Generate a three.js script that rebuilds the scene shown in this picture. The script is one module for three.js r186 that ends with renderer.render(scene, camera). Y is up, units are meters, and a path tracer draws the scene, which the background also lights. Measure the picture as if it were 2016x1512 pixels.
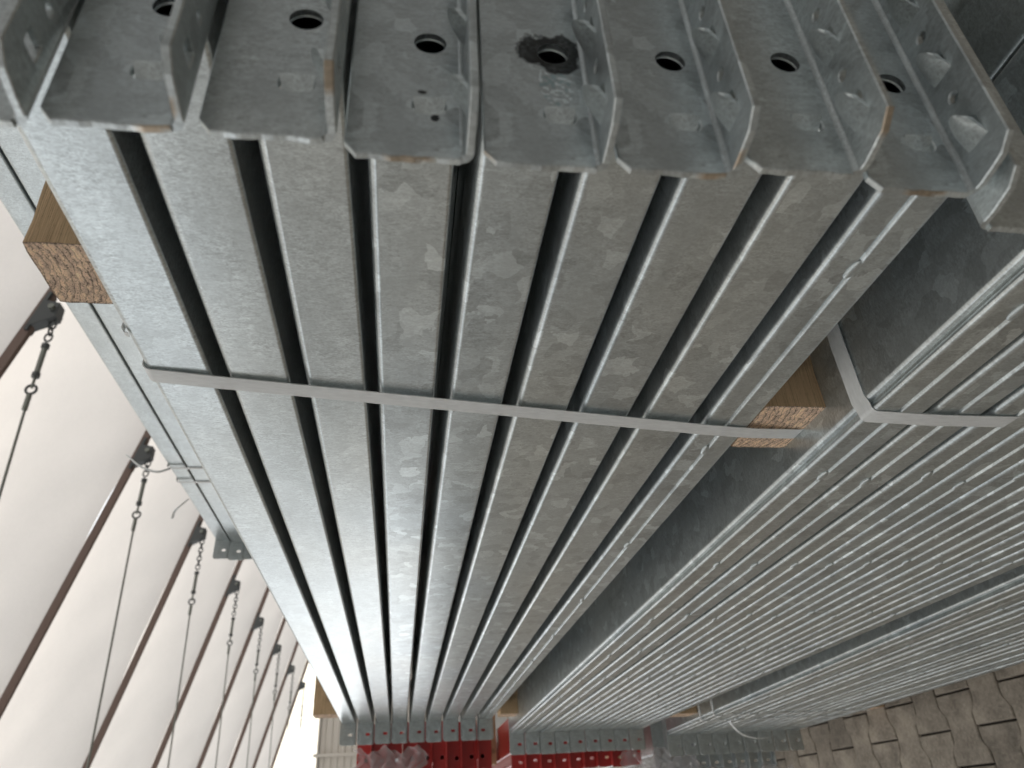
import * as THREE from 'three';
import { mergeGeometries, toCreasedNormals } from 'three/addons/utils/BufferGeometryUtils.js';

// ------------------------------------------------------------------ camera
// The phone was held sideways: the picture's left is the world's up.
const scene = new THREE.Scene();
const H = 1.67;                                        // eye height above the paving
const F = 1438;                                        // focal length in pixels of the 2016 x 1512 photograph
const camera = new THREE.PerspectiveCamera(2 * Math.atan(756 / F) * 180 / Math.PI, 4 / 3, 0.01, 400);
{
  const away = new THREE.Vector3(783 - 1008, 1625 - 756, F).normalize();      // vanishing point of the beams (world -z)
  const into = new THREE.Vector3(870 - 1008, -1660 - 756, F);                  // vanishing point across the beams (world +x)
  into.addScaledVector(away, -into.dot(away)).normalize();
  const up = new THREE.Vector3().crossVectors(away.clone().negate(), into);
  const w = (k) => new THREE.Vector3(into[k], up[k], -away[k]);
  camera.quaternion.setFromRotationMatrix(new THREE.Matrix4().makeBasis(w('x'), w('y').negate(), w('z').negate()));
  camera.position.set(0, H, 0);
  camera.focus = 0.72; camera.userData.fStop = 9;
}
scene.add(camera);
const renderer = new THREE.WebGLRenderer({ antialias: true });
renderer.toneMapping = THREE.LinearToneMapping;
renderer.toneMappingExposure = 1.24;
renderer.shadowMap.enabled = true;

// ------------------------------------------------------------------ sky and sun
{
  const w = 256, h = 128, d = new Float32Array(w * h * 4);
  for (let j = 0; j < h; j++) for (let i = 0; i < w; i++) {
    const el = (j + 0.5) / h * 180 - 90, t = Math.max(0, el) / 90, g = Math.pow(1 - t, 3), o = (j * w + i) * 4;
    d[o] = 0.74 + 1.28 * g; d[o + 1] = 0.78 + 1.26 * g; d[o + 2] = 0.84 + 1.22 * g; d[o + 3] = 1;
  }
  const sky = new THREE.DataTexture(d, w, h, THREE.RGBAFormat, THREE.FloatType);
  sky.mapping = THREE.EquirectangularReflectionMapping; sky.magFilter = THREE.LinearFilter; sky.needsUpdate = true;
  scene.background = sky; scene.environment = sky;
}
const sun = new THREE.DirectionalLight(0xfff7ee, 4);
sun.position.set(4, 11.5, 14); sun.castShadow = true; sun.shadow.mapSize.set(2048, 2048);
Object.assign(sun.shadow.camera, { left: -30, right: 30, top: 30, bottom: -30, near: 1, far: 90 });
sun.position.multiplyScalar(2); scene.add(sun, sun.target);

// ------------------------------------------------------------------ helpers
let seed = 12345;
const rnd = () => { seed = (seed * 1664525 + 1013904223) >>> 0; return seed / 4294967296; };
const rr = (a, b) => a + (b - a) * rnd();
const taken = {};
const numbered = (n) => { const k = taken[n] = (taken[n] ?? -1) + 1; return k ? `${n}_${String(k).padStart(3, '0')}` : n; };
const shade = (o) => o.traverse((m) => { if (m.isMesh) { m.castShadow = true; m.receiveShadow = true; } });
function add(o, name, label, category, group, kind) {
  o.name = numbered(name); o.userData = {};
  if (label) o.userData.label = label;
  if (category) o.userData.category = category;
  if (group) o.userData.group = group;
  o.userData.kind = kind || 'thing';
  scene.add(o); shade(o); return o;
}
function part(parent, name, geo, mat) { const m = new THREE.Mesh(geo, mat); m.name = name; m.castShadow = m.receiveShadow = true; parent.add(m); return m; }
const ord = ['first', 'second', 'third', 'fourth', 'fifth', 'sixth', 'seventh', 'eighth', 'ninth'];

// periodic value noise and periodic cells, for textures
function lattice(n, m, s0) { let s = s0 >>> 0; const a = new Float32Array(n * m); for (let i = 0; i < a.length; i++) { s = (s * 1664525 + 1013904223) >>> 0; a[i] = s / 4294967296; } return a; }
function noiseP(n, m, s0) {
  const a = lattice(n, m, s0);
  return (u, v) => {                                    // u, v in 0..1, wraps
    u = (u - Math.floor(u)) * n; v = (v - Math.floor(v)) * m;
    const i = Math.floor(u), j = Math.floor(v); let fx = u - i, fy = v - j; fx = fx * fx * (3 - 2 * fx); fy = fy * fy * (3 - 2 * fy);
    const i0 = i % n, i1 = (i + 1) % n, j0 = (j % m) * n, j1 = ((j + 1) % m) * n;
    return (a[j0 + i0] * (1 - fx) + a[j0 + i1] * fx) * (1 - fy) + (a[j1 + i0] * (1 - fx) + a[j1 + i1] * fx) * fy;
  };
}
function cellsP(n, m, s0) {
  const px = lattice(n, m, s0), py = lattice(n, m, s0 + 77), id = lattice(n, m, s0 + 991);
  return (u, v) => {
    u = (u - Math.floor(u)) * n; v = (v - Math.floor(v)) * m;
    const ci = Math.floor(u), cj = Math.floor(v); let best = 9, r = 0;
    for (let dj = -1; dj <= 1; dj++) for (let di = -1; di <= 1; di++) {
      const k = ((cj + dj + m) % m) * n + (ci + di + n) % n, dx = ci + di + px[k] - u, dy = cj + dj + py[k] - v, q = dx * dx + dy * dy;
      if (q < best) { best = q; r = id[k]; }
    }
    return r;
  };
}
const enc = (c) => { c = Math.min(1, Math.max(0, c)); return 255 * (c <= 0.0031308 ? 12.92 * c : 1.055 * Math.pow(c, 1 / 2.4) - 0.055); };
function texture(w, h, fn, srgb) {                      // fn(u, v) -> [r, g, b] linear
  const d = new Uint8Array(w * h * 4);
  for (let j = 0; j < h; j++) for (let i = 0; i < w; i++) {
    const c = fn((i + 0.5) / w, (j + 0.5) / h), o = (j * w + i) * 4;
    for (let k = 0; k < 3; k++) d[o + k] = srgb ? enc(c[k]) : Math.min(255, Math.max(0, c[k] * 255));
    d[o + 3] = 255;
  }
  const t = new THREE.DataTexture(d, w, h); t.wrapS = t.wrapT = THREE.RepeatWrapping;
  t.magFilter = THREE.LinearFilter; t.minFilter = THREE.LinearMipmapLinearFilter; t.generateMipmaps = true;
  if (srgb) t.colorSpace = THREE.SRGBColorSpace; t.needsUpdate = true; return t;
}

// ------------------------------------------------------------------ materials
// Hot-dip zinc: crystal patches, a fine wispy grain that runs across the beam, small specks. One tile is 0.8 m x 0.4 m.
function zincMaps(s0, patchy) {
  const w = 2048, h = 1024;
  const wx = noiseP(60, 30, s0 + 1), wy = noiseP(60, 30, s0 + 2), wf = noiseP(260, 130, s0 + 3), cells = cellsP(40, 26, s0 + 4), fine = cellsP(100, 62, s0 + 14),
    st1 = noiseP(300, 60, s0 + 5), st2 = noiseP(640, 130, s0 + 6), st3 = noiseP(1000, 330, s0 + 12), big = noiseP(9, 6, s0 + 7), spk = noiseP(1000, 500, s0 + 8), mid = noiseP(34, 40, s0 + 9), tone = noiseP(5, 3, s0 + 10), wisp = noiseP(300, 40, s0 + 11);
  const v = new Float32Array(w * h);
  for (let j = 0; j < h; j++) for (let i = 0; i < w; i++) {
    const u = i / w, t = j / h, dx = (wx(u, t) - 0.5) * 0.020 + (wf(u, t) - 0.5) * 0.004, dy = (wy(u, t) - 0.5) * 0.05 + (wf(t, u) - 0.5) * 0.008;
    const c = cells(u + dx, t + dy), c2 = fine(u + dx * 0.7, t + dy * 0.7);
    const patch = c > 0.80 ? (c - 0.80) * 5 : 0, p2 = c2 > 0.86 ? 0.45 : 0;
    const uu = u + (wx(t, u) - 0.5) * 0.004, tt = t + (wf(u, t) - 0.5) * 0.006;
    const m0 = mid(u, t), streak = (st1(uu, tt) - 0.5) * 0.4 + (st2(uu, tt) - 0.5) * 0.8 + (st3(u, tt) - 0.5) * 1.1;
    const ws = wisp(uu, tt), white = ws > 0.82 && big(u, t) > 0.5 ? (ws - 0.82) * 2.2 * (big(u, t) - 0.2) : 0;
    const s = spk(u, t), dot = s > 0.94 ? 0.25 * m0 : 0;
    v[j * w + i] = 1 + patchy * (0.34 * patch + 0.13 * p2 - (c < 0.16 ? 0.12 : 0)) + (0.34 - 0.10 * patchy) * streak * (0.45 + m0 * 0.9) + 0.10 * (big(u, t) - 0.5) + 0.10 * (m0 - 0.5) + white + dot;
  }
  const at = (a) => (u, t) => a[Math.floor(t * h) * w + Math.floor(u * w)];
  const av = at(v);
  const map = texture(w, h, (u, t) => { const k = av(u, t) * 0.61, b = tone(u, t); return [k * (0.965 + 0.06 * b), k * (0.995 + 0.015 * b), k * (1.0 - 0.04 * b)]; }, true);
  const bump = texture(1024, 512, (u, t) => { const k = 0.5 + (st2(u, t) - 0.5) * 0.6 + (st1(u, t) - 0.5) * 0.3; return [k, k, k]; });
  for (const m of [map, bump]) m.repeat.set(1 / 0.8, 1 / 0.4);
  return { map, bump };
}
const zA = zincMaps(11, 0.3), zB = zincMaps(500, 1);
function zinc(m, tint, rough, metal, bump = 0.00004, cool = m === zB ? 1 : 0) {
  return new THREE.MeshStandardMaterial({ color: new THREE.Color().setRGB(tint * (0.935 - 0.015 * cool), tint, tint * (1.02 + 0.02 * cool)), map: m.map, bumpMap: m.bump, bumpScale: bump, roughness: rough * 0.58, metalness: metal, vertexColors: true });
}
const M = {
  zincPlain: zinc(zA, 1.0, 0.50, 0.75), zincSpangle: zinc(zB, 1.0, 0.50, 0.75), zincSeam: zinc(zB, 0.96, 0.55, 0.75), zincPlate: zinc(zA, 0.98, 0.60, 0.7, 0.00007), zincPlateB: zinc(zB, 0.92, 0.60, 0.7, 0.00007),
  zincTabLit: zinc(zA, 1.25, 0.52, 0.7, 0.00003),  // hooks tinted brighter than the plates; their lit facets are put into the colour
};
const redPaint = new THREE.MeshPhysicalMaterial({ color: new THREE.Color().setRGB(0.46, 0.025, 0.022), roughness: 0.38, clearcoat: 0.3, clearcoatRoughness: 0.3, vertexColors: false });
const strapMat = new THREE.MeshPhysicalMaterial({ color: new THREE.Color().setRGB(0.74, 0.74, 0.72), roughness: 0.45, transmission: 0.28, thickness: 0 });
{
  const n = noiseP(64, 900, 31), n2 = noiseP(8, 60, 32);
  strapMat.map = texture(128, 1024, (u, v) => { const k = 0.82 + 0.12 * n(v, u * 0.999) + 0.10 * n2(u, v); return [k * 0.97, k, k * 1.0]; }, true);
  strapMat.color.setRGB(1, 1, 1); strapMat.map.repeat.set(1, 3);
  strapMat.bumpMap = texture(64, 1024, (u, v) => { const k = n(u, v); return [k, k, k]; }); strapMat.bumpMap.repeat.set(1, 6); strapMat.bumpScale = 0.00015;
}
const film = new THREE.MeshPhysicalMaterial({ color: new THREE.Color().setRGB(0.92, 0.90, 0.92), roughness: 0.16, transmission: 0.74, thickness: 0, clearcoat: 1, clearcoatRoughness: 0.12, side: THREE.DoubleSide });

// ------------------------------------------------------------------ timber
const woodSide = (() => {
  const a = noiseP(6, 90, 71), b = noiseP(40, 300, 72), c = noiseP(14, 8, 73), k0 = cellsP(5, 4, 74);
  const f = (u, v) => { const w = v + 0.04 * (c(u * 0.5, v) - 0.5); return 0.55 * a(u, w) + 0.25 * b(u, w) + 0.35 * c(u, v); };
  const map = texture(512, 256, (u, v) => { const t = f(u, v), st = c(u * 0.7 + 0.3, v * 0.6), d = (b(u, v) > 0.90 ? 0.6 : 1) * (a(u, v) < 0.22 ? 0.8 : 1) * (st > 0.72 ? 1 - (st - 0.72) * 1.6 : 1); return [(0.46 + 0.26 * t) * d, (0.31 + 0.20 * t) * d, (0.175 + 0.13 * t) * d]; }, true);
  const bump = texture(512, 256, (u, v) => { const t = f(u, v); return [t, t, t]; });
  return new THREE.MeshStandardMaterial({ map, bumpMap: bump, bumpScale: 0.0009, roughness: 0.85 });
})();
const woodEnd = (() => {
  const a = noiseP(90, 80, 81), b = noiseP(14, 14, 82), p = noiseP(70, 60, 83), q = noiseP(60, 50, 84);
  const ring = (u, v) => { const r = Math.hypot(u - 0.62, (v - 1.75) * 0.9) * 13 + b(u, v) * 0.7 + q(u, v) * 0.12; return r - Math.floor(r); };
  const pit = (u, v) => { const k = p(u + 0.02 * q(u, v), v) * 0.75 + a(u, v) * 0.25; return k < 0.26 ? (0.26 - k) * 9 : 0; };
  const edge = (u, v) => { const e = Math.min(u, v, 1 - u, 1 - v) + 0.03 * (q(u, v) - 0.5); return e < 0.018 ? 0.35 : 1; };   // darker along the sawn rim
  const map = texture(512, 512, (u, v) => { const g = ring(u, v), late = g > 0.72 ? (g - 0.72) * 1.9 : 0, k = (0.84 - late + 0.45 * (a(u, v) - 0.5) + 0.5 * (b(u, v) - 0.5)) * (1 - 0.6 * Math.min(1, pit(u, v))) * edge(u, v); return [0.95 * k, 0.70 * k, (0.53 - 0.05 * b(u, v)) * k]; }, true);
  const bump = texture(512, 512, (u, v) => { const k = 0.5 + 0.35 * a(u, v) - 0.5 * Math.min(1, pit(u, v)) + (ring(u, v) > 0.72 ? 0.12 : 0); return [k, k, k]; });
  return new THREE.MeshStandardMaterial({ map, bumpMap: bump, bumpScale: 0.0016, roughness: 0.92 });
})();
function timber(x0, x1, y0, y1, z0, z1, label, group) {   // a squared timber that lies across the beams (along x)
  const g = new THREE.BoxGeometry(x1 - x0, y1 - y0, z1 - z0, 14, 6, 6), p = g.attributes.position;
  for (let i = 0; i < p.count; i++) {                     // worn, slightly uneven arrises
    const x = p.getX(i), y = p.getY(i), z = p.getZ(i), e = (Math.abs(Math.abs(y) - (y1 - y0) / 2) < 1e-5 ? 1 : 0) + (Math.abs(Math.abs(z) - (z1 - z0) / 2) < 1e-5 ? 1 : 0);
    const n = Math.sin(x * 91 + y * 40) * Math.cos(z * 77 + x * 13 + y0 * 50);
    if (e === 2) { p.setY(i, y - Math.sign(y) * (0.0012 + 0.0007 * n)); p.setZ(i, z - Math.sign(z) * (0.0012 + 0.0009 * n)); }
    else if (Math.abs(Math.abs(x) - (x1 - x0) / 2) < 1e-5) p.setX(i, x + 0.0003 * Math.sin(y * 310 + z * 190) );
  }
  g.computeVertexNormals();
  const t = new THREE.Mesh(g, [woodEnd, woodEnd, woodSide, woodSide, woodSide, woodSide]);
  t.position.set((x0 + x1) / 2, (y0 + y1) / 2 + H, (z0 + z1) / 2);
  return add(t, 'squared_timber', label, 'timber', group);
}

// ------------------------------------------------------------------ rack beam
const LEN = 2.762, WID = 0.05, DEP = 0.14;               // length, width as it lies (vertical), depth into the stack
function arc(out, cx, cy, r, a0, a1, n) { for (let i = 0; i <= n; i++) { const a = (a0 + (a1 - a0) * i / n) * Math.PI / 180; out.push([cx + r * Math.cos(a), cy + r * Math.sin(a)]); } }
function profile(kind) {                                  // x into the stack, y up; 0,0 is the front top corner
  const p = [], r = 0.0055, m = 0.001;
  if (kind === 'lip') {                                   // rolled edge, groove and lip along the front of the top beam
    p.push([0.0, -0.006]); arc(p, 0.004, -0.004, 0.004, 180, 90, 4); p.push([0.0075, -0.0022], [0.0095, -0.0035], [0.0105, -0.001]); arc(p, 0.0155, -0.002, 0.005, 170, 90, 4);
  } else arc(p, r, -r, r, 180, 90, 6);
  const top = kind === 'lip' ? 0.003 : 0;
  p.push([0.0695, top], [0.0699, top - 0.0014], [0.0712, top - 0.0013], [0.0815, top]);
  arc(p, DEP - r, top - r, r, 90, 0, 5); arc(p, DEP - r, -WID + r, r, 0, -90, 5);
  if (kind === 'plain') { arc(p, 0.003, -WID + 0.003, 0.003, -90, -180, 5); }
  else {                                                  // lapped seam along the middle of the front
    arc(p, r - 0.0018, -WID + r, r, -90, -180, 6);
    arc(p, 0.0006, -0.0272, 0.0024, 180, 95, 4); p.push([0.0012, -0.0243], [0.0006, -0.0236], [0, -0.0226]);
  }
  return p;                                               // clockwise seen from +z
}
function bodyGeometry(kind, bow, vr) {
  const o = profile(kind), c = [DEP / 2, -WID / 2], t = 0.002;
  const inner = [[t, -t], [DEP - t, -t], [DEP - t, -WID + t], [t, -WID + t]];
  const pos = [], uv = [], idx = [], col = [], nor = [], N = 8;
  const tube = (pts, flip) => {
    const n = pts.length, seg = pts.map((p, k) => { const q = pts[(k + 1) % n], dx = q[0] - p[0], dy = q[1] - p[1], l = Math.hypot(dx, dy); return { l, n: flip ? [-dy / l, dx / l] : [dy / l, -dx / l] }; });
    let s = 0;
    for (let k = 0; k < n; k++) {                         // every strip with its own vertices; flats stay flat, bends shade round
      const base = pos.length / 3, me = seg[k];
      for (const [q, other] of [[pts[k], seg[(k + n - 1) % n]], [pts[(k + 1) % n], seg[(k + 1) % n]]]) {
        let nx = me.n[0], ny = me.n[1];
        if (nx * other.n[0] + ny * other.n[1] > 0.7) { nx = nx * me.l + other.n[0] * other.l; ny = ny * me.l + other.n[1] * other.l; const l = Math.hypot(nx, ny); nx /= l; ny /= l; }
        for (let i = 0; i <= N; i++) { const f = i / N, b = Math.sin(f * Math.PI); pos.push(q[0] + bow[0] * b, q[1] + bow[1] * b, -f * LEN); nor.push(nx, ny, 0); uv.push(f * LEN + vr * 0.317, (q === pts[k] ? s : s + me.l) + vr * 0.113); col.push(1, 1, 1); }
      }
      s += me.l;
      for (let i = 0; i < N; i++) { const a = base + i, b = a + 1, d = a + N + 1, e = d + 1; flip ? idx.push(a, d, b, b, d, e) : idx.push(a, b, d, b, e, d); }
    }
  };
  tube(o, true); tube(inner, false);
  const g = new THREE.BufferGeometry();
  g.setAttribute('position', new THREE.Float32BufferAttribute(pos, 3)); g.setAttribute('normal', new THREE.Float32BufferAttribute(nor, 3)); g.setAttribute('uv', new THREE.Float32BufferAttribute(uv, 2)); g.setAttribute('color', new THREE.Float32BufferAttribute(col, 3)); g.setIndex(idx);
  return g;
}
// End connector: a plate welded across the beam's end, folded into a flange that carries the hooks.
const PF = -0.072, PB = 0.145, TH = 0.004, FW = 0.034;    // front and back of the plate (x), sheet thickness, flange width
const SLOT = -0.038, HOLE = 0.0105, HY = -0.0335, TABX = [-0.044, 0.0065, 0.057, 0.1075], PIN = [-0.0175, 0.033, 0.0835, 0.134];
function rounded(s, x0, y0, x1, y1, r) { s.moveTo(x0 + r, y0); s.lineTo(x1 - r, y0); s.quadraticCurveTo(x1, y0, x1, y0 + r); s.lineTo(x1, y1 - r); s.quadraticCurveTo(x1, y1, x1 - r, y1); s.lineTo(x0 + r, y1); s.quadraticCurveTo(x0, y1, x0, y1 - r); s.lineTo(x0, y0 + r); s.quadraticCurveTo(x0, y0, x0 + r, y0); return s; }
function tint(g, fn) { const p = g.attributes.position, n = g.attributes.normal, c = new Float32Array(p.count * 3); for (let i = 0; i < p.count; i++) { const k = fn(p.getX(i), p.getY(i), p.getZ(i), n.getX(i), n.getY(i), n.getZ(i)); c.set(k, i * 3); } g.setAttribute('color', new THREE.BufferAttribute(c, 3)); return g; }
function connectorGeometry(vr, detail) {
  const s = new THREE.Shape(), R = 0.0065, yb = -0.0475, e = (k) => 0.0004 * Math.sin(k * 0.9 + vr * 2.3) + 0.0003 * Math.sin(k * 2.3 + vr);
  s.moveTo(PF + 0.001, yb);
  for (let k = 0; k <= 9; k++) s.lineTo(PF + e(k), yb + (0.046) * k / 9 + 0.0001);      // thick, uneven zinc on the cut front edge
  s.lineTo(PF + 0.007, 0.004); s.lineTo(PB, 0.004); s.lineTo(PB, yb); s.closePath();
  const slot = rounded(new THREE.Path(), SLOT - 0.0055, HY - 0.0085, SLOT + 0.0055, HY + 0.0085, 0.0054); s.holes.push(slot);
  const hole = new THREE.Path(); hole.absarc(HOLE, HY, 0.0082, 0, Math.PI * 2, true); s.holes.push(hole);
  if (detail) { const h2 = new THREE.Path(); h2.absarc(0.10, HY, 0.0082, 0, Math.PI * 2, true); s.holes.push(h2); }
  const bev = { bevelEnabled: true, bevelThickness: 0.0006, bevelSize: 0.0006, bevelSegments: 1, curveSegments: detail ? 14 : 6 };
  const plate = new THREE.ExtrudeGeometry(s, { depth: TH - 0.0012, ...bev }); plate.translate(0, 0, 0.0006);
  const f = new THREE.Shape(), zc = FW;                     // drawn in x, z
  f.moveTo(PF + 0.0012, R); f.lineTo(PB, R); f.lineTo(PB, zc); f.lineTo(PF + 0.011, zc); f.lineTo(PF + 0.0045, zc - 0.008);
  for (let k = 0; k < 4; k++) f.lineTo(PF + 0.0045 - 0.0033 * (k + 1) / 4 + 0.4 * e(k + 11), zc - 0.008 - (zc - 0.008 - R) * (k + 1) / 5);
  f.closePath();
  if (detail) for (const x of TABX) { if (x < 0.12) f.holes.push(rounded(new THREE.Path(), x - 0.004, 0.0130, x + 0.0085, 0.0245, 0.002)); }
  if (detail) for (const x of PIN) { if (x < 0.135) { const h = new THREE.Path(); h.absarc(x, 0.0185, 0.0038, 0, Math.PI * 2, true); f.holes.push(h); } }
  const fl = new THREE.ExtrudeGeometry(f, { depth: TH - 0.0012, ...bev }); fl.translate(0, 0, 0.0006); fl.rotateX(Math.PI / 2); fl.translate(0, -0.0475 - R + TH, 0);   // y' = -z, z' = y
  // the bend
  const pos = [], uv = [], idx = [], n = 6, ring = (r, x) => { for (let i = 0; i <= n; i++) { const a = Math.PI + (Math.PI / 2) * i / n; pos.push(x, -0.0475 + 0 + r * Math.sin(a), R + r * Math.cos(a)); uv.push(x, i * 0.002); } };
  ring(R, PF + 0.0012); ring(R, PB); ring(R - TH, PF + 0.0012); ring(R - TH, PB);
  const q = n + 1;
  for (let i = 0; i < n; i++) { idx.push(i, i + 1, q + i, i + 1, q + i + 1, q + i); idx.push(2 * q + i, 3 * q + i, 2 * q + i + 1, 2 * q + i + 1, 3 * q + i, 3 * q + i + 1); idx.push(i, 2 * q + i, i + 1, i + 1, 2 * q + i, 2 * q + i + 1); }
  let bend = new THREE.BufferGeometry(); bend.setAttribute('position', new THREE.Float32BufferAttribute(pos, 3)); bend.setAttribute('uv', new THREE.Float32BufferAttribute(uv, 2)); bend.setIndex(idx); bend = bend.toNonIndexed(); bend.computeVertexNormals(); bend = toCreasedNormals(bend, 0.7);
  // cut edges: bare steel shows brown here and there along the front edge
  const cut = (x, y, z, nx, ny, nz) => { const rust = nx < -0.5 && x < PF + 0.012 && Math.sin(y * 150 + vr * 1.7) + Math.sin(y * 67 + vr * 3.1 + z * 160) > 1.1; return rust ? [0.9, 0.70, 0.54] : nx < -0.5 && x < PF + 0.012 ? [1.12, 1.12, 1.12] : [1, 1, 1]; };
  const g = mergeGeometries([plate, fl, bend].map((k) => { const h = k.index ? k.toNonIndexed() : k; h.clearGroups(); return h; }));
  return tint(g, cut);
}
function tabGeometry() {                                   // a hook pressed up out of the flange: hinged at the front, open at the back
  const pos = [], uv = [], idx = [], n = 8, m = 8, L = 0.0150, W = 0.0125;
  const pt = (i, j, t) => {
    const s = i / n, w = j / m * 2 - 1, h = 0.0084 * Math.sin(s * Math.PI * 0.5) * (1 - 0.55 * Math.pow(Math.abs(w), 2.4) * (1 - 0.3 * s));
    const tip = 1 - 0.30 * Math.pow(Math.abs(w), 2.2);
    return [-0.0075 + s * L * tip, h + t, w * W / 2 * (1 - 0.22 * s)];
  };
  for (const t of [0, -0.0026]) for (let i = 0; i <= n; i++) for (let j = 0; j <= m; j++) { pos.push(...pt(i, j, t)); uv.push(i * 0.003, j * 0.003); }
  const k = (i, j, l) => l * (n + 1) * (m + 1) + i * (m + 1) + j;
  for (let i = 0; i < n; i++) for (let j = 0; j < m; j++) { const a = k(i, j, 0), b = k(i + 1, j, 0), c = k(i, j + 1, 0), d = k(i + 1, j + 1, 0); idx.push(a, c, b, b, c, d); const e = (n + 1) * (m + 1); idx.push(a + e, b + e, c + e, b + e, d + e, c + e); }
  const e = (n + 1) * (m + 1);
  for (let i = 0; i < n; i++) for (const j of [0, m]) { const a = k(i, j, 0), b = k(i + 1, j, 0); idx.push(a, b, a + e, b, b + e, a + e); }
  for (let j = 0; j < m; j++) for (const i of [0, n]) { const a = k(i, j, 0), b = k(i, j + 1, 0); idx.push(a, a + e, b, b, a + e, b + e); }
  let g = new THREE.BufferGeometry(); g.setAttribute('position', new THREE.Float32BufferAttribute(pos, 3)); g.setAttribute('uv', new THREE.Float32BufferAttribute(uv, 2)); g.setIndex(idx);
  g = toCreasedNormals(g, 0.8); return tint(g, () => [1, 1, 1]);
}
function mirrored(g, ax, about) {                          // mirror with winding kept outward
  const h = g.clone(), p = h.attributes.position, n = h.attributes.normal, s = { x: 'X', y: 'Y', z: 'Z' }[ax];
  for (let i = 0; i < p.count; i++) { p['set' + s](i, about - p['get' + s](i)); n['set' + s](i, -n['get' + s](i)); }
  for (const at of Object.values(h.attributes)) for (let t = 0; t < at.count; t += 3) for (let k = 0; k < at.itemSize; k++) { const a = at.array, i = (t + 1) * at.itemSize + k, j = (t + 2) * at.itemSize + k, q = a[i]; a[i] = a[j]; a[j] = q; }
  return h;
}
const tabG = tabGeometry();
const weldG = (() => { const g = new THREE.SphereGeometry(1, 10, 7); g.scale(0.0024, 0.0042, 0.011); return tint(g, () => [1, 1, 1]); })();
const conNear = [0, 1, 2, 3].map((v) => connectorGeometry(v, true)), conFar = mirrored(connectorGeometry(5, false), 'z', 0);
const conNearPlain = connectorGeometry(6, false);
const bodies = { plain: [[0, 0], [0.0006, 0.0006], [-0.0005, -0.0004], [0.0003, -0.0005], [-0.0003, 0.0004], [0.0005, 0]].map((b, i) => bodyGeometry('plain', b, i)), seam: [[0, 0], [0.0005, -0.0005], [-0.0004, 0.0003], [0.0003, 0.0004]].map((b, i) => bodyGeometry('seam', b, i + 7)), lip: [bodyGeometry('lip', [0, 0], 12)] };

// Builds one beam: group at the front top corner of its near end.
function beam({ kind = 'plain', v = 0, mat, plate, hooks = false, flip = false, near = true, far = true, scar }) {
  const g = new THREE.Group();
  const body = part(g, 'beam_body', bodies[kind][v % bodies[kind].length], mat);
  if (kind !== 'plain') for (let k = 0; k < 9; k++) { const w = part(body, 'weld_spot', weldG, mat); w.position.set(-0.0002, -0.0246, -(0.137 + 0.298 * k + 0.012 * Math.sin(k * 5 + v * 3))); w.rotation.x = 0.12 * Math.sin(k * 3 + v); }
  if (near) {
    let geo = hooks ? conNear[v % 4] : conNearPlain;
    if (flip) geo = mirrored(geo, 'y', -WID);
    const c = part(g, 'end_connector', geo, scar || plate); if (flip) c.position.x = -0.009;
    if (hooks) {
      for (const x of TABX.slice(0, 3)) { const t = part(c, 'hook', tabG, M.zincTabLit); t.position.set(x, flip ? 0.0005 : -0.0505, 0.01875); t.scale.set(1.2, 1.1, 1.12); if (flip) t.rotation.x = Math.PI; }
      if (!flip) { const t = part(c, 'hook', tabG, M.zincTabLit); t.quaternion.setFromRotationMatrix(new THREE.Matrix4().makeBasis(new THREE.Vector3(-1, 0, 0), new THREE.Vector3(0, 0, -1), new THREE.Vector3(0, -1, 0))); t.position.set(SLOT - 0.0005, HY, 0.0028); t.scale.set(0.74, 1.0, 1.3); }
    }
  }
  if (far) { const c = part(g, 'end_connector', flip ? mirrored(conFar, 'y', -WID) : conFar, plate); c.position.z = -LEN; }
  return g;
}
const Z0 = -0.232;                                         // near end of the stacked beams

// upper bundle: nine beams, the lowest turned over
const topY = [0.213, 0.1505, 0.088, 0.0275, -0.036, -0.0985, -0.161, -0.2275, -0.292];
function marked(base, paint) {                             // a plate of its own: the zinc map with marks burnt or chipped into it
  const src = base.map, w = src.image.width, h = src.image.height, d = new Uint8Array(src.image.data), n = noiseP(120, 60, 909), n2 = noiseP(500, 250, 910);
  for (let j = 0; j < h; j++) { let y = j / h * 0.4; if (y > 0.2) y -= 0.4; if (y < -0.07 || y > 0.006) continue;
    for (let i = 0; i < w; i++) { let x = i / w * 0.8; if (x > 0.4) x -= 0.8; if (x < -0.08 || x > 0.15) continue;
      const k = paint(x, y, n(i / w, j / h), n2(i / w, j / h)); if (k === 1) continue; const o = (j * w + i) * 4; for (let c = 0; c < 3; c++) d[o + c] = Math.min(255, d[o + c] * (Array.isArray(k) ? k[c] : k)); } }
  const t = new THREE.DataTexture(d, w, h); Object.assign(t, { wrapS: src.wrapS, wrapT: src.wrapT, magFilter: src.magFilter, minFilter: src.minFilter, generateMipmaps: true, colorSpace: src.colorSpace, needsUpdate: true }); t.repeat.copy(src.repeat);
  const m = base.clone(); m.map = t; return m;
}
const burnt = marked(M.zincPlateB, (x, y, n, n2) => {       // soot and scorched zinc round the hole, spatter towards the slot
  const r = Math.hypot(x - HOLE + 0.0008, (y - HY) * 0.92), e = 0.0135 + 0.009 * (n - 0.4) + 0.002 * n2;
  if (r < e) return 0.22 + 0.35 * n2 * n; if (r < e + 0.0012) return 0.7;
  const q = Math.hypot((x - (HOLE + SLOT) / 2) / 0.017, (y - HY) / 0.0085); if (q < 1.1 - 0.3 * n) return n2 > 0.66 ? 1.22 : n2 < 0.3 ? [0.86, 0.93, 0.94] : 1;
  return 1;
});
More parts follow.
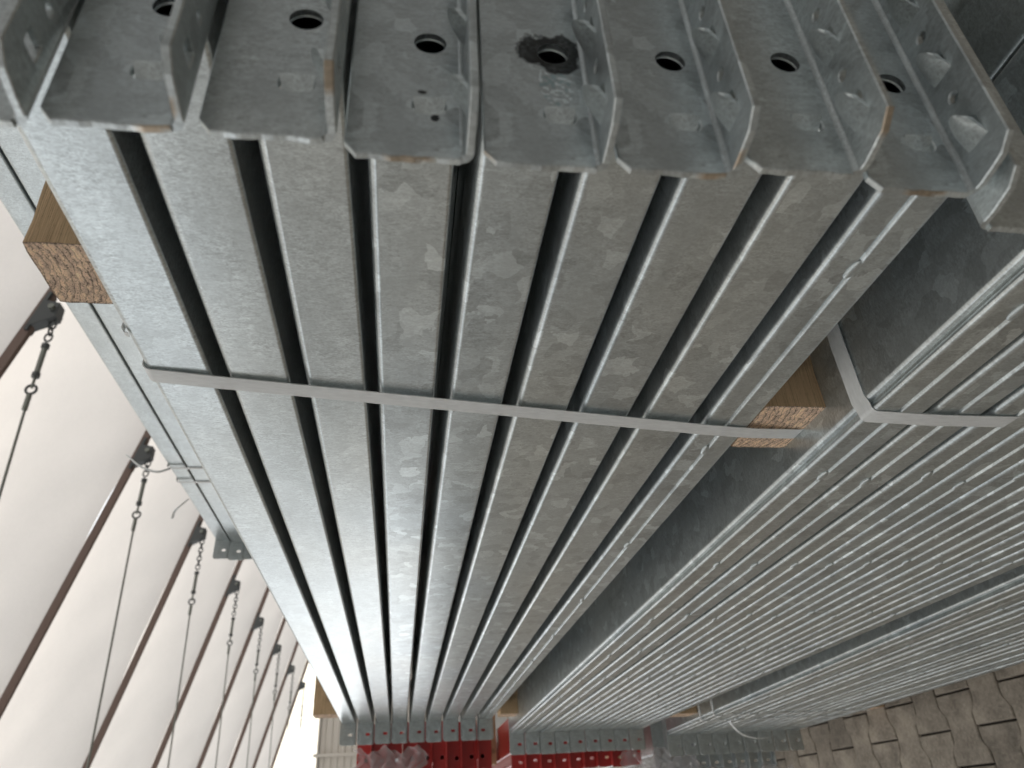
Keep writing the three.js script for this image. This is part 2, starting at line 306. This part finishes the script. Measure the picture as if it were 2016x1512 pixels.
const scarred = marked(M.zincPlateB, (x, y, n, n2) => {      // dark chips where zinc flaked off beside the slot
  const a = Math.hypot((x - SLOT - 0.010) * 1.6, y - HY - 0.003), b = Math.hypot(x - SLOT + 0.008, (y - HY + 0.003) * 1.3), c = Math.hypot((x - SLOT - 0.024), (y - HY) * 0.7);
  return a < 0.0042 * (0.3 + n) || b < 0.0026 * (0.4 + n2) || (c < 0.005 && n2 > 0.88) ? 0.25 : 1;
});
const firstLook = { 0: 'topmost plain galvanized beam of the upper bundle, level with the timber end', 3: 'fourth galvanized beam down the upper bundle, connector plate chipped beside its slot', 4: 'fifth galvanized beam down the upper bundle, black burn around its connector hole', 8: 'lowest galvanized beam of the upper bundle, its welded seam showing' };
topY.forEach((y, i) => {
  const last = i === 8;
  const b = beam({ kind: last ? 'seam' : 'plain', v: i, mat: last ? M.zincSeam : i < 3 ? M.zincPlain : M.zincSpangle, plate: i % 2 ? M.zincPlateB : M.zincPlate, hooks: true, flip: last, scar: i === 4 ? burnt : i === 3 ? scarred : undefined });
  b.position.set(0.33 + rr(-0.001, 0.001), y + H, Z0 + [0.001, 0.004, 0.003, -0.004, -0.004, -0.001, 0.004, -0.003, -0.016][i]);
  add(b, 'rack_beam', firstLook[i] || `${ord[i]} plain galvanized beam down the strapped upper bundle`, 'steel beam', 'galvanized beams strapped in the upper bundle');
});
function bundle(x, y, pitch, yaw, z, name, group, lipTop) {
  for (let i = 0; i < 9; i++) {
    const b = beam({ kind: i === 0 && lipTop ? 'lip' : 'seam', v: i, mat: M.zincSeam, plate: i % 2 ? M.zincPlateB : M.zincPlate });
    b.position.set(x + rr(-0.0012, 0.0012), y - i * pitch + H, z + rr(-0.004, 0.004)); b.rotation.y = yaw;
    add(b, 'rack_beam', i === 0 ? `topmost galvanized seamed beam of the ${name}` : i === 8 ? `lowest galvanized seamed beam of the ${name}` : `${ord[i]} galvanized seamed beam down the ${name}`, 'steel beam', group);
  }
}
bundle(0.2975, -0.4095, 0.0578, 0.0084, Z0, 'middle bundle', 'galvanized beams strapped in the middle bundle', true);
bundle(0.3136, -1.02, 0.0612, 0.024, Z0, 'lowest bundle above the paving', 'galvanized beams strapped in the lowest bundle', true);

// unseen rear column of each bundle, put in to block light through the gaps, mirrored front to back
function rearColumn(x, ys, z, yaw, name) {
  ys.forEach((y, i) => {
    const g = new THREE.Group(); part(g, 'beam_body', bodies.plain[i % 6], M.zincPlain);
    g.position.set(x, y + H, z); g.rotation.y = yaw;
    add(g, 'rack_beam', `galvanized beam in the hidden rear column of the ${name}`, 'steel beam', `rear beams of the ${name}`);
  });
}
const col = (y, pitch) => Array.from({ length: 9 }, (_, i) => y - i * pitch);
rearColumn(0.475, topY, Z0 - 0.01, 0, 'upper bundle');
rearColumn(0.443, col(-0.4095, 0.0578), Z0 - 0.01, 0.0084, 'middle bundle');
rearColumn(0.459, col(-1.02, 0.0612), Z0 - 0.01, 0.024, 'lowest bundle');

// ------------------------------------------------------------------ timbers of the front stack
timber(0.352, 0.66, 0.2145, 0.2635, -0.482, -0.414, 'rough sawn timber lying on top of the upper bundle beside the strap', 'timbers on top of the upper bundle');
timber(0.340, 0.66, 0.2145, 0.3, -2.90, -2.80, 'brown timber lying on top of the upper bundle at the end by the red beams', 'timbers on top of the upper bundle');
timber(0.3325, 0.62, -0.4078, -0.3430, -0.672, -0.580, 'timber between upper and middle bundles, with the strap pulled over its end');
timber(0.315, 0.62, -0.4078, -0.3430, -2.84, -2.75, 'timber between upper and middle bundles at the end by the red beams');
timber(0.283, 0.60, -1.0185, -0.9235, -2.74, -2.64, 'timber between middle and lowest bundles near the white plastic ties');
timber(0.29, 0.60, -1.0185, -0.9235, -0.62, -0.53, 'timber between middle and lowest bundles below the wide strap');
timber(0.272, 0.60, -1.67, -1.5630, -2.66, -2.56, 'timber under the lowest bundle standing on the paving');
timber(0.28, 0.60, -1.67, -1.5630, -0.75, -0.64, 'timber under the lowest bundle below the wide strap');

// ------------------------------------------------------------------ plastic straps
// pts: [x, y, z] along the strap's centre; the band keeps its width along z and its thickness outward.
function ribbon(pts, width, th, closed) {
  const P = pts.map((p) => new THREE.Vector3(p[0], p[1] + H, p[2])), n = P.length, pos = [], uv = [], idx = []; let s = 0;
  for (let i = 0; i < n; i++) {
    const a = P[closed ? (i + n - 1) % n : Math.max(0, i - 1)], b = P[closed ? (i + 1) % n : Math.min(n - 1, i + 1)], d = b.clone().sub(a).normalize();
    const w = new THREE.Vector3(0, 0, 1).addScaledVector(d, -d.z).normalize(), o = new THREE.Vector3().crossVectors(d, w).normalize();
    if (i) s += P[i].distanceTo(P[i - 1]);
    for (const [k, l] of [[-1, -1], [1, -1], [1, 1], [-1, 1]]) { const q = P[i].clone().addScaledVector(w, k * width / 2).addScaledVector(o, l * th / 2); pos.push(q.x, q.y, q.z); uv.push(k > 0 ? 1 : 0, s); }
  }
  for (let i = 0; i < (closed ? n : n - 1); i++) for (let k = 0; k < 4; k++) { const a = i * 4 + k, b = i * 4 + (k + 1) % 4, c = ((i + 1) % n) * 4 + k, d = ((i + 1) % n) * 4 + (k + 1) % 4; idx.push(a, b, c, b, d, c); }
  const g = new THREE.BufferGeometry(); g.setAttribute('position', new THREE.Float32BufferAttribute(pos, 3)); g.setAttribute('uv', new THREE.Float32BufferAttribute(uv, 2)); g.setIndex(idx);
  return toCreasedNormals(g, 0.7);
}
const corner = (out, cx, cy, r, a0, a1, z) => { for (let i = 0; i <= 5; i++) { const a = (a0 + (a1 - a0) * i / 5) * Math.PI / 180; out.push([cx + r * Math.cos(a), cy + r * Math.sin(a), z]); } };
{ // strap of the upper bundle: over the top, down the front, slanting, and under the timber
  const p = []; p.push([0.62, 0.2148, -0.545]); corner(p, 0.3335, 0.209, 0.0062, 90, 180, -0.545);
  for (let i = 1; i < 12; i++) { const f = i / 12; p.push([i < 11 ? 0.3268 - 0.0009 * f : 0.3272, 0.209 - f * 0.61, -0.545 - 0.091 * f]); }
  corner(p, 0.3366, -0.4035, 0.0048, 180, 270, -0.637); p.push([0.62, -0.4084, -0.637], [0.628, -0.40, -0.637], [0.628, 0.205, -0.545]);
  const m = new THREE.Mesh(ribbon(p, 0.0200, 0.0008, true), strapMat);
  add(m, 'plastic_strap', 'wide translucent white strap slanting down the plain beams of the upper bundle', 'strap', 'straps round the beam bundles');
}
{ // strap of the middle bundle
  const p = []; p.push([0.60, -0.4042, -0.534], [0.37, -0.4042, -0.532], [0.313, -0.4056, -0.531]); corner(p, 0.3012, -0.4145, 0.0062, 80, 180, -0.530);
  for (let i = 1; i < 8; i++) p.push([0.2925, -0.4145 - 0.51 * i / 8, -0.530]);
  p.push([0.2945, -0.9245, -0.530], [0.60, -0.9245, -0.530]);
  const m = new THREE.Mesh(ribbon(p, 0.0200, 0.0008, false), strapMat);
  add(m, 'plastic_strap', 'wide translucent white strap bent over the front edge of the middle bundle', 'strap', 'straps round the beam bundles');
}
for (const [z, l] of [[-2.50, 'thin white plastic tie over the lowest bundle next to its curled tail'], [-2.62, 'thin white plastic tie over the lowest bundle next to the timber']]) {
  const xf = 0.3136 + 0.024 * (z - Z0) - 0.0025, p = [[0.5, -1.0155, z]]; corner(p, xf + 0.006, -1.022, 0.0062, 90, 180, z); p.push([xf, -1.3, z], [xf, -1.57, z]);
  add(new THREE.Mesh(ribbon(p, 0.013, 0.001, false), strapMat), 'plastic_tie', l, 'plastic tie', 'thin ties round the lowest bundle');
}
{ const p = []; for (let i = 0; i <= 12; i++) { const a = i / 12 * 2.1; p.push([0.245 - 0.05 * Math.sin(a), -1.10 - 0.075 * a + 0.02 * Math.sin(a * 2), -2.58 - 0.05 * (1 - Math.cos(a))]); }
  add(new THREE.Mesh(ribbon(p, 0.012, 0.001, false), strapMat), 'plastic_tie', 'curled white tie tail sticking out in front of the lowest bundle', 'plastic tie', 'thin ties round the lowest bundle'); }
{ const p = [[0.338, 0.2150, -0.4855], [0.332, 0.2153, -0.486], [0.3285, 0.2135, -0.4865], [0.3275, 0.2105, -0.487]];
  add(new THREE.Mesh(ribbon(p, 0.006, 0.0008, false), strapMat), 'strap_offcut', 'small scrap of white strap caught beside the timber end', 'strap'); }

// ------------------------------------------------------------------ row of stacks behind
const backPitch = 0.0555;
{
  const proto = (() => { const g = new THREE.Group(); part(g, 'beam_body', bodies.plain[0], M.zincPlain); const c = part(g, 'end_connector', conFar, M.zincPlate); c.position.z = -LEN; part(g, 'end_connector', conNearPlain, M.zincPlate); return g; })();
  let y = 0.742;
  for (let b = 0; b < 4; b++) {
    for (let i = 0; i < 9; i++) {
      const o = proto.clone(); o.position.set(1.0 + (i ? rr(-0.002, 0.002) : 0.004), y - i * 0.0575 + H, -0.17);
      add(o, 'rack_beam', b ? 'galvanized beam in the rear stack, covered by the stack in front' : i < 2 ? `${i ? 'second' : 'topmost'} galvanized beam of the rear stack under the tent roof` : 'galvanized beam lower in the top bundle of the rear stack', 'steel beam', 'galvanized beams of the rear stack');
    }
    y -= 9 * 0.0575 - 0.0075;
    const foot = b === 3 ? -1.67 : y - 0.078; if (b === 3) y = Math.max(y, -1.66);
    if (b < 3) for (const z of [-0.7, -2.4]) timber(1.005, 1.30, y - 0.0775, y - 0.0005, z - 0.04, z + 0.04, 'timber between bundles of the rear stack', 'timbers of the rear stack');
    y -= 0.078;
  }
  for (const [z, l] of [[-2.22, 'thin pale strap round the rear stack with a loose curled end'], [-2.33, 'thin pale strap round the rear stack next to its connectors']]) {
    const p = [[1.3, 0.7435, z]]; corner(p, 1.002, 0.738, 0.0057, 90, 180, z); p.push([0.9965, 0.5, z], [0.9965, 0.235, z]);
    add(new THREE.Mesh(ribbon(p, 0.014, 0.001, false), strapMat), 'plastic_tie', l, 'plastic tie', 'thin straps round the rear stack');
  }
  const tail = (pts, l) => { const c = new THREE.CatmullRomCurve3(pts.map((q) => new THREE.Vector3(...q))).getPoints(20); add(new THREE.Mesh(ribbon(c.map((q) => [q.x, q.y, q.z]), 0.010, 0.001, false), strapMat), 'plastic_tie', l, 'plastic tie', 'loose strap ends on the rear stack'); };
  tail([[0.995, 0.735, -2.22], [0.97, 0.76, -2.19], [0.96, 0.79, -2.13], [0.965, 0.81, -2.06]], 'curled loose strap end sticking up from the rear stack');
  tail([[0.99, 0.735, -2.46], [0.97, 0.76, -2.47], [0.96, 0.785, -2.50], [0.95, 0.80, -2.54]], 'short white strap end sticking up near the end of the rear stack');
}

// ------------------------------------------------------------------ red beams beyond the far end
{
  const red = redPaint, geo = conNear.concat(conNearPlain);
  const rb = (x, y, z, v, label, turn) => { const g = new THREE.Group(); part(g, 'beam_body', bodies.plain[v % 6], red); part(g, 'end_connector', turn ? mirrored(geo[4], 'y', -WID) : geo[4], red); g.position.set(x, y + H, z); return add(g, 'red_rack_beam', label, 'steel beam', 'red beams stacked beyond the galvanized ones'); };
  for (let i = 0; i < 9; i++) rb(0.215 + rr(-0.004, 0.004), 0.165 - i * 0.0605, -3.34 + rr(-0.01, 0.01), i, `${ord[i]} red painted beam down the stack behind the upper bundle`, i === 8);
  for (let i = 0; i < 9; i++) rb(0.235 + rr(-0.004, 0.004), -0.455 - i * 0.0595, -3.30 + rr(-0.01, 0.01), i, `${ord[i]} red painted beam down the stack behind the middle bundle`);
  for (let i = 0; i < 9; i++) { const g = new THREE.Group(); part(g, 'beam_body', bodies.plain[i % 6], M.zincPlain); part(g, 'end_connector', conNearPlain, M.zincPlate); g.position.set(0.20, -1.06 - i * 0.058 + H, -3.32); add(g, 'rack_beam', 'galvanized beam wrapped in film behind the lowest bundle', 'steel beam', 'film wrapped beams behind the lowest bundle'); }
  for (const y of [0.165, -0.455, -1.06]) for (const z of [-3.8, -5.6]) timber(0.22, 0.5, y - 9 * 0.0595 - 0.0745 + (y < -1 ? 0.0185 : 0.0), y - 9 * 0.0595 + (y < -1 ? 0.0215 : 0.009), z - 0.045, z + 0.045, 'timber under a bundle in the stack with red beams', 'timbers in the stack with red beams');
  const sheet = (x0, x1, y0, y1, z, s, label) => {
    const g = new THREE.PlaneGeometry(x1 - x0, y1 - y0, 46, 60), p = g.attributes.position;
    for (let i = 0; i < p.count; i++) { const x = p.getX(i) * 60, y = p.getY(i) * 60; p.setXY(i, p.getX(i) + 0.012 * Math.sin(y * 0.9 + s) + 0.006 * Math.sin(y * 2.3), p.getY(i) + 0.012 * Math.sin(x * 1.1 + s * 2) + 0.005 * Math.sin(x * 3.1)); p.setZ(i, 0.004 * Math.sin(x * 1.3 + s + 1.7 * Math.sin(y * 0.5)) + 0.005 * Math.abs(Math.sin(x * 0.6 + y * 0.8 + s * 2)) + 0.003 * Math.sin(y * 1.9 + x * 0.4)); }
    g.computeVertexNormals(); const m = new THREE.Mesh(g, film); m.position.set((x0 + x1) / 2, (y0 + y1) / 2 + H, z);
    add(m, 'plastic_film', label, 'plastic film', 'stretch film round the bundles');
  };
  sheet(0.10, 0.262, -0.10, 0.172, -3.295, 1, 'crumpled clear film over the ends of the red beams behind the upper bundle');
  sheet(0.06, 0.215, -1.22, -0.90, -3.255, 2, 'crumpled clear film hanging below the red beams');
  sheet(0.03, 0.135, -1.64, -1.12, -3.26, 3, 'clear film over the ends of the wrapped galvanized beams');
}

// ------------------------------------------------------------------ paving of H-shaped concrete blocks
const paverMat = (() => {
  const a = noiseP(12, 12, 401), b = noiseP(60, 60, 402), c = noiseP(256, 256, 403), sp = noiseP(180, 180, 404);
  const f = (u, v) => 0.5 * a(u, v) + 0.3 * b(u, v) + 0.3 * c(u, v) + (sp(u, v) > 0.93 ? 0.5 : 0);
  const map = texture(512, 512, (u, v) => { const k = 0.35 + 1.15 * f(u, v); return [0.30 * k, 0.267 * k, 0.222 * k]; }, true), bump = texture(512, 512, (u, v) => { const k = f(u, v) * 0.8; return [k, k, k]; });
  map.repeat.set(2, 2); bump.repeat.set(2, 2);
  return [1, 0.86, 1.12].map((t) => new THREE.MeshStandardMaterial({ map, bumpMap: bump, bumpScale: 0.0015, roughness: 0.82, color: new THREE.Color().setRGB(t, t, t) }));
})();
{
  const bed = new THREE.Mesh(new THREE.PlaneGeometry(120, 120).rotateX(-Math.PI / 2), new THREE.MeshStandardMaterial({ color: new THREE.Color().setRGB(0.035, 0.032, 0.028), roughness: 1 }));
  bed.position.y = -0.014; add(bed, 'pavement', 'brown grey paving of interlocking H shaped concrete blocks', 'pavement', undefined, 'structure');
  const half = [[0.0972, 0.0785], [0.066, 0.078], [0.055, 0.0745], [0.034, 0.059], [0.026, 0.057]], out = [];
  for (const [x, z] of half) out.push([x, z]); for (const [x, z] of half.slice().reverse()) out.push([-x, z]); for (const [x, z] of half) out.push([-x, -z]); for (const [x, z] of half.slice().reverse()) out.push([x, -z]);
  const s = new THREE.Shape(out.map(([x, z]) => new THREE.Vector2(x, z)));
  const geo = [0, 1, 2].map((k) => { const g = new THREE.ExtrudeGeometry(s, { depth: 0.02, bevelEnabled: true, bevelSize: 0.0025, bevelThickness: 0.003, bevelOffset: -0.0025, bevelSegments: 1 }); g.rotateX(-Math.PI / 2); g.translate(0, -0.0235, 0); const uv = g.attributes.uv; for (let i = 0; i < uv.count; i++) uv.setXY(i, uv.getX(i) + 0.137 * k, uv.getY(i) + 0.211 * k); return g; });
  const rest = [], zc = (k) => -2.068 - 0.1405 * k, m4 = new THREE.Matrix4();
  for (let k = -30; k < 76; k++) for (let i = -36; i < 26; i++) {
    const x = (k % 2 ? 0.067 : 0.167) + 0.1 + 0.2 * i, z = zc(k);
    if (x > -0.75 && x < 0.75 && z > -4.3 && z < -1.0) { const p = part(bed, 'paver', geo[Math.floor(rnd() * 3)], paverMat[Math.floor(rnd() * 3)]); p.position.set(x, 0.014 + rr(-0.0015, 0.001), z); p.rotation.set(rr(-0.006, 0.006), (rnd() < 0.5 ? Math.PI : 0) + rr(-0.006, 0.006), rr(-0.006, 0.006)); }
    else { const g = geo[Math.floor(rnd() * 3)].clone(); g.applyMatrix4(m4.makeTranslation(x, 0.014 + rr(-0.0015, 0.001), z)); rest.push(g); }
  }
  const yard = new THREE.Shape(); yard.moveTo(-60, -60); yard.lineTo(60, -60); yard.lineTo(60, 60); yard.lineTo(-60, 60); yard.closePath();
  const gap = new THREE.Path(); gap.moveTo(-7.0, -2.1); gap.lineTo(-7.0, 12.6); gap.lineTo(5.2, 12.6); gap.lineTo(5.2, -2.1); gap.closePath(); yard.holes.push(gap);
  const ys = new THREE.Mesh(new THREE.ShapeGeometry(yard).rotateX(-Math.PI / 2), new THREE.MeshStandardMaterial({ color: new THREE.Color().setRGB(0.24, 0.24, 0.23), bumpMap: paverMat[0].bumpMap, bumpScale: 0.004, roughness: 0.9 })); ys.position.y = -0.004; add(ys, 'yard_ground', 'grey concrete yard around and beyond the tent', 'ground', undefined, 'structure');
  const r = part(bed, 'paver_field', mergeGeometries(rest), paverMat[0]); r.userData.kind = 'stuff';
}

// ------------------------------------------------------------------ tent hall
const slope = Math.tan(14.5 * Math.PI / 180), EAVE = 9.5, RIDGE = -8, roofY = (x) => 3.2 + (4 - x) * slope;
const raftZ = Array.from({ length: 11 }, (_, k) => 2.94 - 2.87 * k);
const fabric = (() => {
  const a = noiseP(40, 40, 501), b = noiseP(200, 200, 502);
  const map = texture(512, 512, (u, v) => { const k = 0.69 + 0.012 * (a(u, v) - 0.5) + 0.02 * (b(u, v) - 0.5); return [k, k * 0.957, k * 0.90]; }, true); map.repeat.set(0.33, 0.33);
  return new THREE.MeshPhysicalMaterial({ map, roughness: 1, transmission: 0.5, thickness: 0, specularIntensity: 0.2, side: THREE.DoubleSide });
})();
const brown = new THREE.MeshStandardMaterial({ color: new THREE.Color().setRGB(0.19, 0.135, 0.115), roughness: 0.6 });
const darkSteel = new THREE.MeshStandardMaterial({ color: new THREE.Color().setRGB(0.10, 0.11, 0.115), roughness: 0.5, metalness: 0.5 });
const cableMat = new THREE.MeshStandardMaterial({ color: new THREE.Color().setRGB(0.24, 0.26, 0.24), roughness: 0.45, metalness: 0.6 });
{
  const hall = new THREE.Group();
  const bar = (x0, y0, x1, y1, z, w, h) => { const L = Math.hypot(x1 - x0, y1 - y0), g = new THREE.BoxGeometry(L, h, w), m = part(hall, 'rafter', g, brown); m.position.set((x0 + x1) / 2, (y0 + y1) / 2 + H, z); m.rotation.z = Math.atan2(y1 - y0, x1 - x0); return m; };
  for (const z of raftZ) {
    bar(RIDGE, roofY(RIDGE) + 0.04, EAVE, roofY(EAVE) + 0.04, z, 0.05, 0.08);
    for (const x of [EAVE, RIDGE]) { const h = roofY(x) + H, g = new THREE.BoxGeometry(0.12, h, 0.10), m = part(hall, 'post', g, brown); m.position.set(x, h / 2, z); }
  }
  const panel = (fn, nu, nv) => { const g = new THREE.PlaneGeometry(1, 1, nu, nv), p = g.attributes.position, uv = g.attributes.uv; for (let i = 0; i < p.count; i++) { const [x, y, z, u, v] = fn(p.getX(i) + 0.5, p.getY(i) + 0.5); p.setXYZ(i, x, y + H, z); uv.setXY(i, u, v); } g.computeVertexNormals(); return g; };
  for (let k = 0; k < raftZ.length - 1; k++) {
    const za = raftZ[k], zb = raftZ[k + 1];
    for (const side of [0]) part(hall, 'roof_panel', panel((a, b) => {
      const x = RIDGE + (EAVE - RIDGE) * a, z = za + (zb - za) * b, lift = 0.09 + 0.44 * Math.pow(Math.sin(Math.PI * b), 0.85) + 0.022 * Math.sin(x * 2.1 + 5 * b + k * 1.7) * Math.sin(b * 7 + k) + 0.012 * Math.sin(x * 6.3 - b * 11 + k * 2) * Math.sin(Math.PI * b) + 0.006 * Math.sin(x * 15 + b * 23 + 3 * Math.sin(x * 1.3 + k));
      return [side ? 2 * RIDGE - x : x, roofY(x) + lift, z, x, z];
    }, 60, 24), fabric);
    for (const side of [0]) part(hall, 'wall_panel', panel((a, b) => { const z = za + (zb - za) * b, y = -H + a * (roofY(EAVE) + 0.13 + H), bulge = 0.06 + 0.10 * Math.sin(Math.PI * b) * Math.sin(Math.PI * a); return [side ? 2 * RIDGE - EAVE - bulge : EAVE + bulge, y, z, y, z]; }, 20, 12), fabric);
  }
  add(hall, 'tent_hall', 'white fabric tent hall with brown sloping rafters above the stacked beams', 'tent');
}
// tie cables under the rafters: bracket, shackle, chain links, turnbuckle, wire rope
{
  const link = new THREE.TorusGeometry(0.022, 0.006, 6, 14); link.scale(1.35, 1, 1);
  const ring = new THREE.TorusGeometry(0.030, 0.008, 8, 18);
  raftZ.slice(2).forEach((z, i) => {
    const g = new THREE.Group(), P = (n, geo, m, x, y, rx = 0, ry = 0, rz = 0) => { const q = part(g, n, geo, m); q.position.set(x, y, 0); q.rotation.set(rx, ry, rz); return q; };
    const plate = new THREE.Shape(); plate.moveTo(-0.16, 0.10); plate.lineTo(0.12, 0.03); plate.lineTo(0.09, -0.11); plate.lineTo(-0.05, -0.11); plate.closePath();
    P('bracket', new THREE.ExtrudeGeometry(plate, { depth: 0.11, bevelEnabled: true, bevelSize: 0.004, bevelThickness: 0.004, bevelSegments: 1 }), darkSteel, 0, 0.01).position.z = -0.055;
    const shoe = P('bracket_shoe', new THREE.BoxGeometry(0.42, 0.03, 0.11), darkSteel, 0.01, 0.055, 0, 0, -14.5 * Math.PI / 180); shoe.position.z = 0;
    P('bolt', new THREE.CylinderGeometry(0.018, 0.018, 0.15, 10), cableMat, 0.02, -0.06, Math.PI / 2);
    const n = i < 3 ? 3 : 7; let x = -0.08;
    for (let k = 0; k < n; k++) { P('chain_link', link, darkSteel, x, -0.072, k % 2 ? Math.PI / 2 : 0); x -= 0.047; }
    P('turnbuckle', new THREE.CylinderGeometry(0.017, 0.017, 0.20, 8), cableMat, x - 0.12, -0.072, 0, 0, Math.PI / 2);
    P('turnbuckle_end', new THREE.CylinderGeometry(0.024, 0.024, 0.03, 8), darkSteel, x - 0.02, -0.072, 0, 0, Math.PI / 2); P('turnbuckle_end', new THREE.CylinderGeometry(0.024, 0.024, 0.03, 8), darkSteel, x - 0.23, -0.072, 0, 0, Math.PI / 2);
    P('threaded_rod', new THREE.CylinderGeometry(0.009, 0.009, 0.10, 8), cableMat, x - 0.27, -0.072, 0, 0, Math.PI / 2); P('eye', ring, darkSteel, x - 0.33, -0.072); P('ferrule', new THREE.CylinderGeometry(0.016, 0.016, 0.10, 8), cableMat, x - 0.42, -0.072, 0, 0, Math.PI / 2);
    const xe = (x - 0.36) * 1.38, L = xe + 4 - RIDGE - 0.05, c = new THREE.TubeGeometry(new THREE.CatmullRomCurve3([0, 0.25, 0.5, 0.75, 1].map((f) => new THREE.Vector3(xe - L * f, -0.072 - 0.10 * 4 * f * (1 - f), 0))), 24, 0.011, 6);
    P('wire_rope', c, cableMat, 0, 0);
    g.position.set(4.0, 3.165 + H, z); g.children.forEach((q) => { if (q.name !== 'wire_rope' && !q.name.startsWith('bracket')) { q.position.x *= 1.38; q.scale.multiplyScalar(1.38); } });
    add(g, 'tie_cable', i < 3 ? ['wire tie cable with short chain on the rafter above the near connector plates', 'wire tie cable with short chain and turnbuckle, on the rafter beside the rough timber', 'wire tie cable with short chain and turnbuckle, on the next rafter after the rough timber'][i] : 'wire tie cable with long chain hanging under a tent rafter', 'cable', 'tie cables under the tent rafters');
  });
}
{ // added unseen grey block behind the eye, dims light from that side
  const b = new THREE.Group(), m = new THREE.MeshStandardMaterial({ color: new THREE.Color().setRGB(0.50, 0.505, 0.505), roughness: 0.7 });
  const w = part(b, 'wall', new THREE.BoxGeometry(34, 7.6, 6), m); w.position.set(-6, 3.8, 6.3);
  const side = new THREE.Mesh(new THREE.BoxGeometry(0.4, 5.8, 27), new THREE.MeshStandardMaterial({ color: new THREE.Color().setRGB(0.66, 0.66, 0.655), roughness: 0.7 })); side.position.set(-8.4, 2.9, -10.3);
  add(side, 'added_side_wall', 'added unseen pale wall that keeps bright sky out of the beam reflections', 'wall', undefined, 'structure');  // added unseen wall, hides the sky from reflections on the near beam faces
  add(b, 'added_grey_block', 'added unseen grey block behind the eye that dims light on the end plates', 'building');
}
{ // added pale block, put in to give the bright cream area beyond the wall
  const b = new THREE.Group(), wallM = new THREE.MeshStandardMaterial({ color: new THREE.Color().setRGB(0.80, 0.77, 0.66), roughness: 0.8 }), roofM = new THREE.MeshStandardMaterial({ color: new THREE.Color().setRGB(0.25, 0.24, 0.23), roughness: 0.8 });
  const w = part(b, 'wall', new THREE.BoxGeometry(26, 9, 10), wallM); w.position.set(11.5, 4.5, -48); const r = part(b, 'roof', new THREE.BoxGeometry(26.6, 0.3, 10.6), roofM); r.position.set(11.5, 9.16, -48);
  add(b, 'added_pale_block', 'added pale cream block that makes the bright area beyond the end wall', 'building');
}
// far end wall of ribbed sheets, lower than the roof
{
  const wall = new THREE.Group(), sheetMat = new THREE.MeshStandardMaterial({ color: new THREE.Color().setRGB(0.62, 0.59, 0.54), roughness: 0.5, metalness: 0.1 });
  const top = 2.68 + H, pitch = 0.21, n = Math.floor(top / pitch);
  const s = new THREE.Shape(); s.moveTo(0, 0); s.lineTo(0, 0.02); s.lineTo(0.035, 0.045); s.lineTo(0.035, 0.165); s.lineTo(0, 0.19); s.lineTo(0, 0.2085); s.lineTo(-0.03, 0.2085); s.lineTo(-0.03, 0); s.closePath();
  for (const [x0, x1] of [[0.9, 1.95], [2.05, 5.2], [5.3, 9.4]]) {
    const g = new THREE.ExtrudeGeometry(s, { depth: x1 - x0, bevelEnabled: false }); g.rotateY(Math.PI / 2); g.scale(1, 1, -1); const h = g.toNonIndexed ? g : g; h.computeVertexNormals();
    for (let k = 0; k < n; k++) { const m = part(wall, 'ribbed_sheet', h, sheetMat); m.position.set(x0, k * pitch, -26.3); }
  }
  for (const x of [0.85, 2.0, 5.25]) { const m = part(wall, 'wall_post', new THREE.BoxGeometry(0.095, top, 0.14), sheetMat); m.position.set(x, top / 2, -26.25); }
  const cap = part(wall, 'wall_cap', new THREE.BoxGeometry(8.6, 0.05, 0.18), sheetMat); cap.position.set(5.1, n * pitch + 0.026, -26.28);
  add(wall, 'end_wall', 'pale ribbed sheet wall closing the far end of the tent', 'wall');
}
renderer.render(scene, camera);
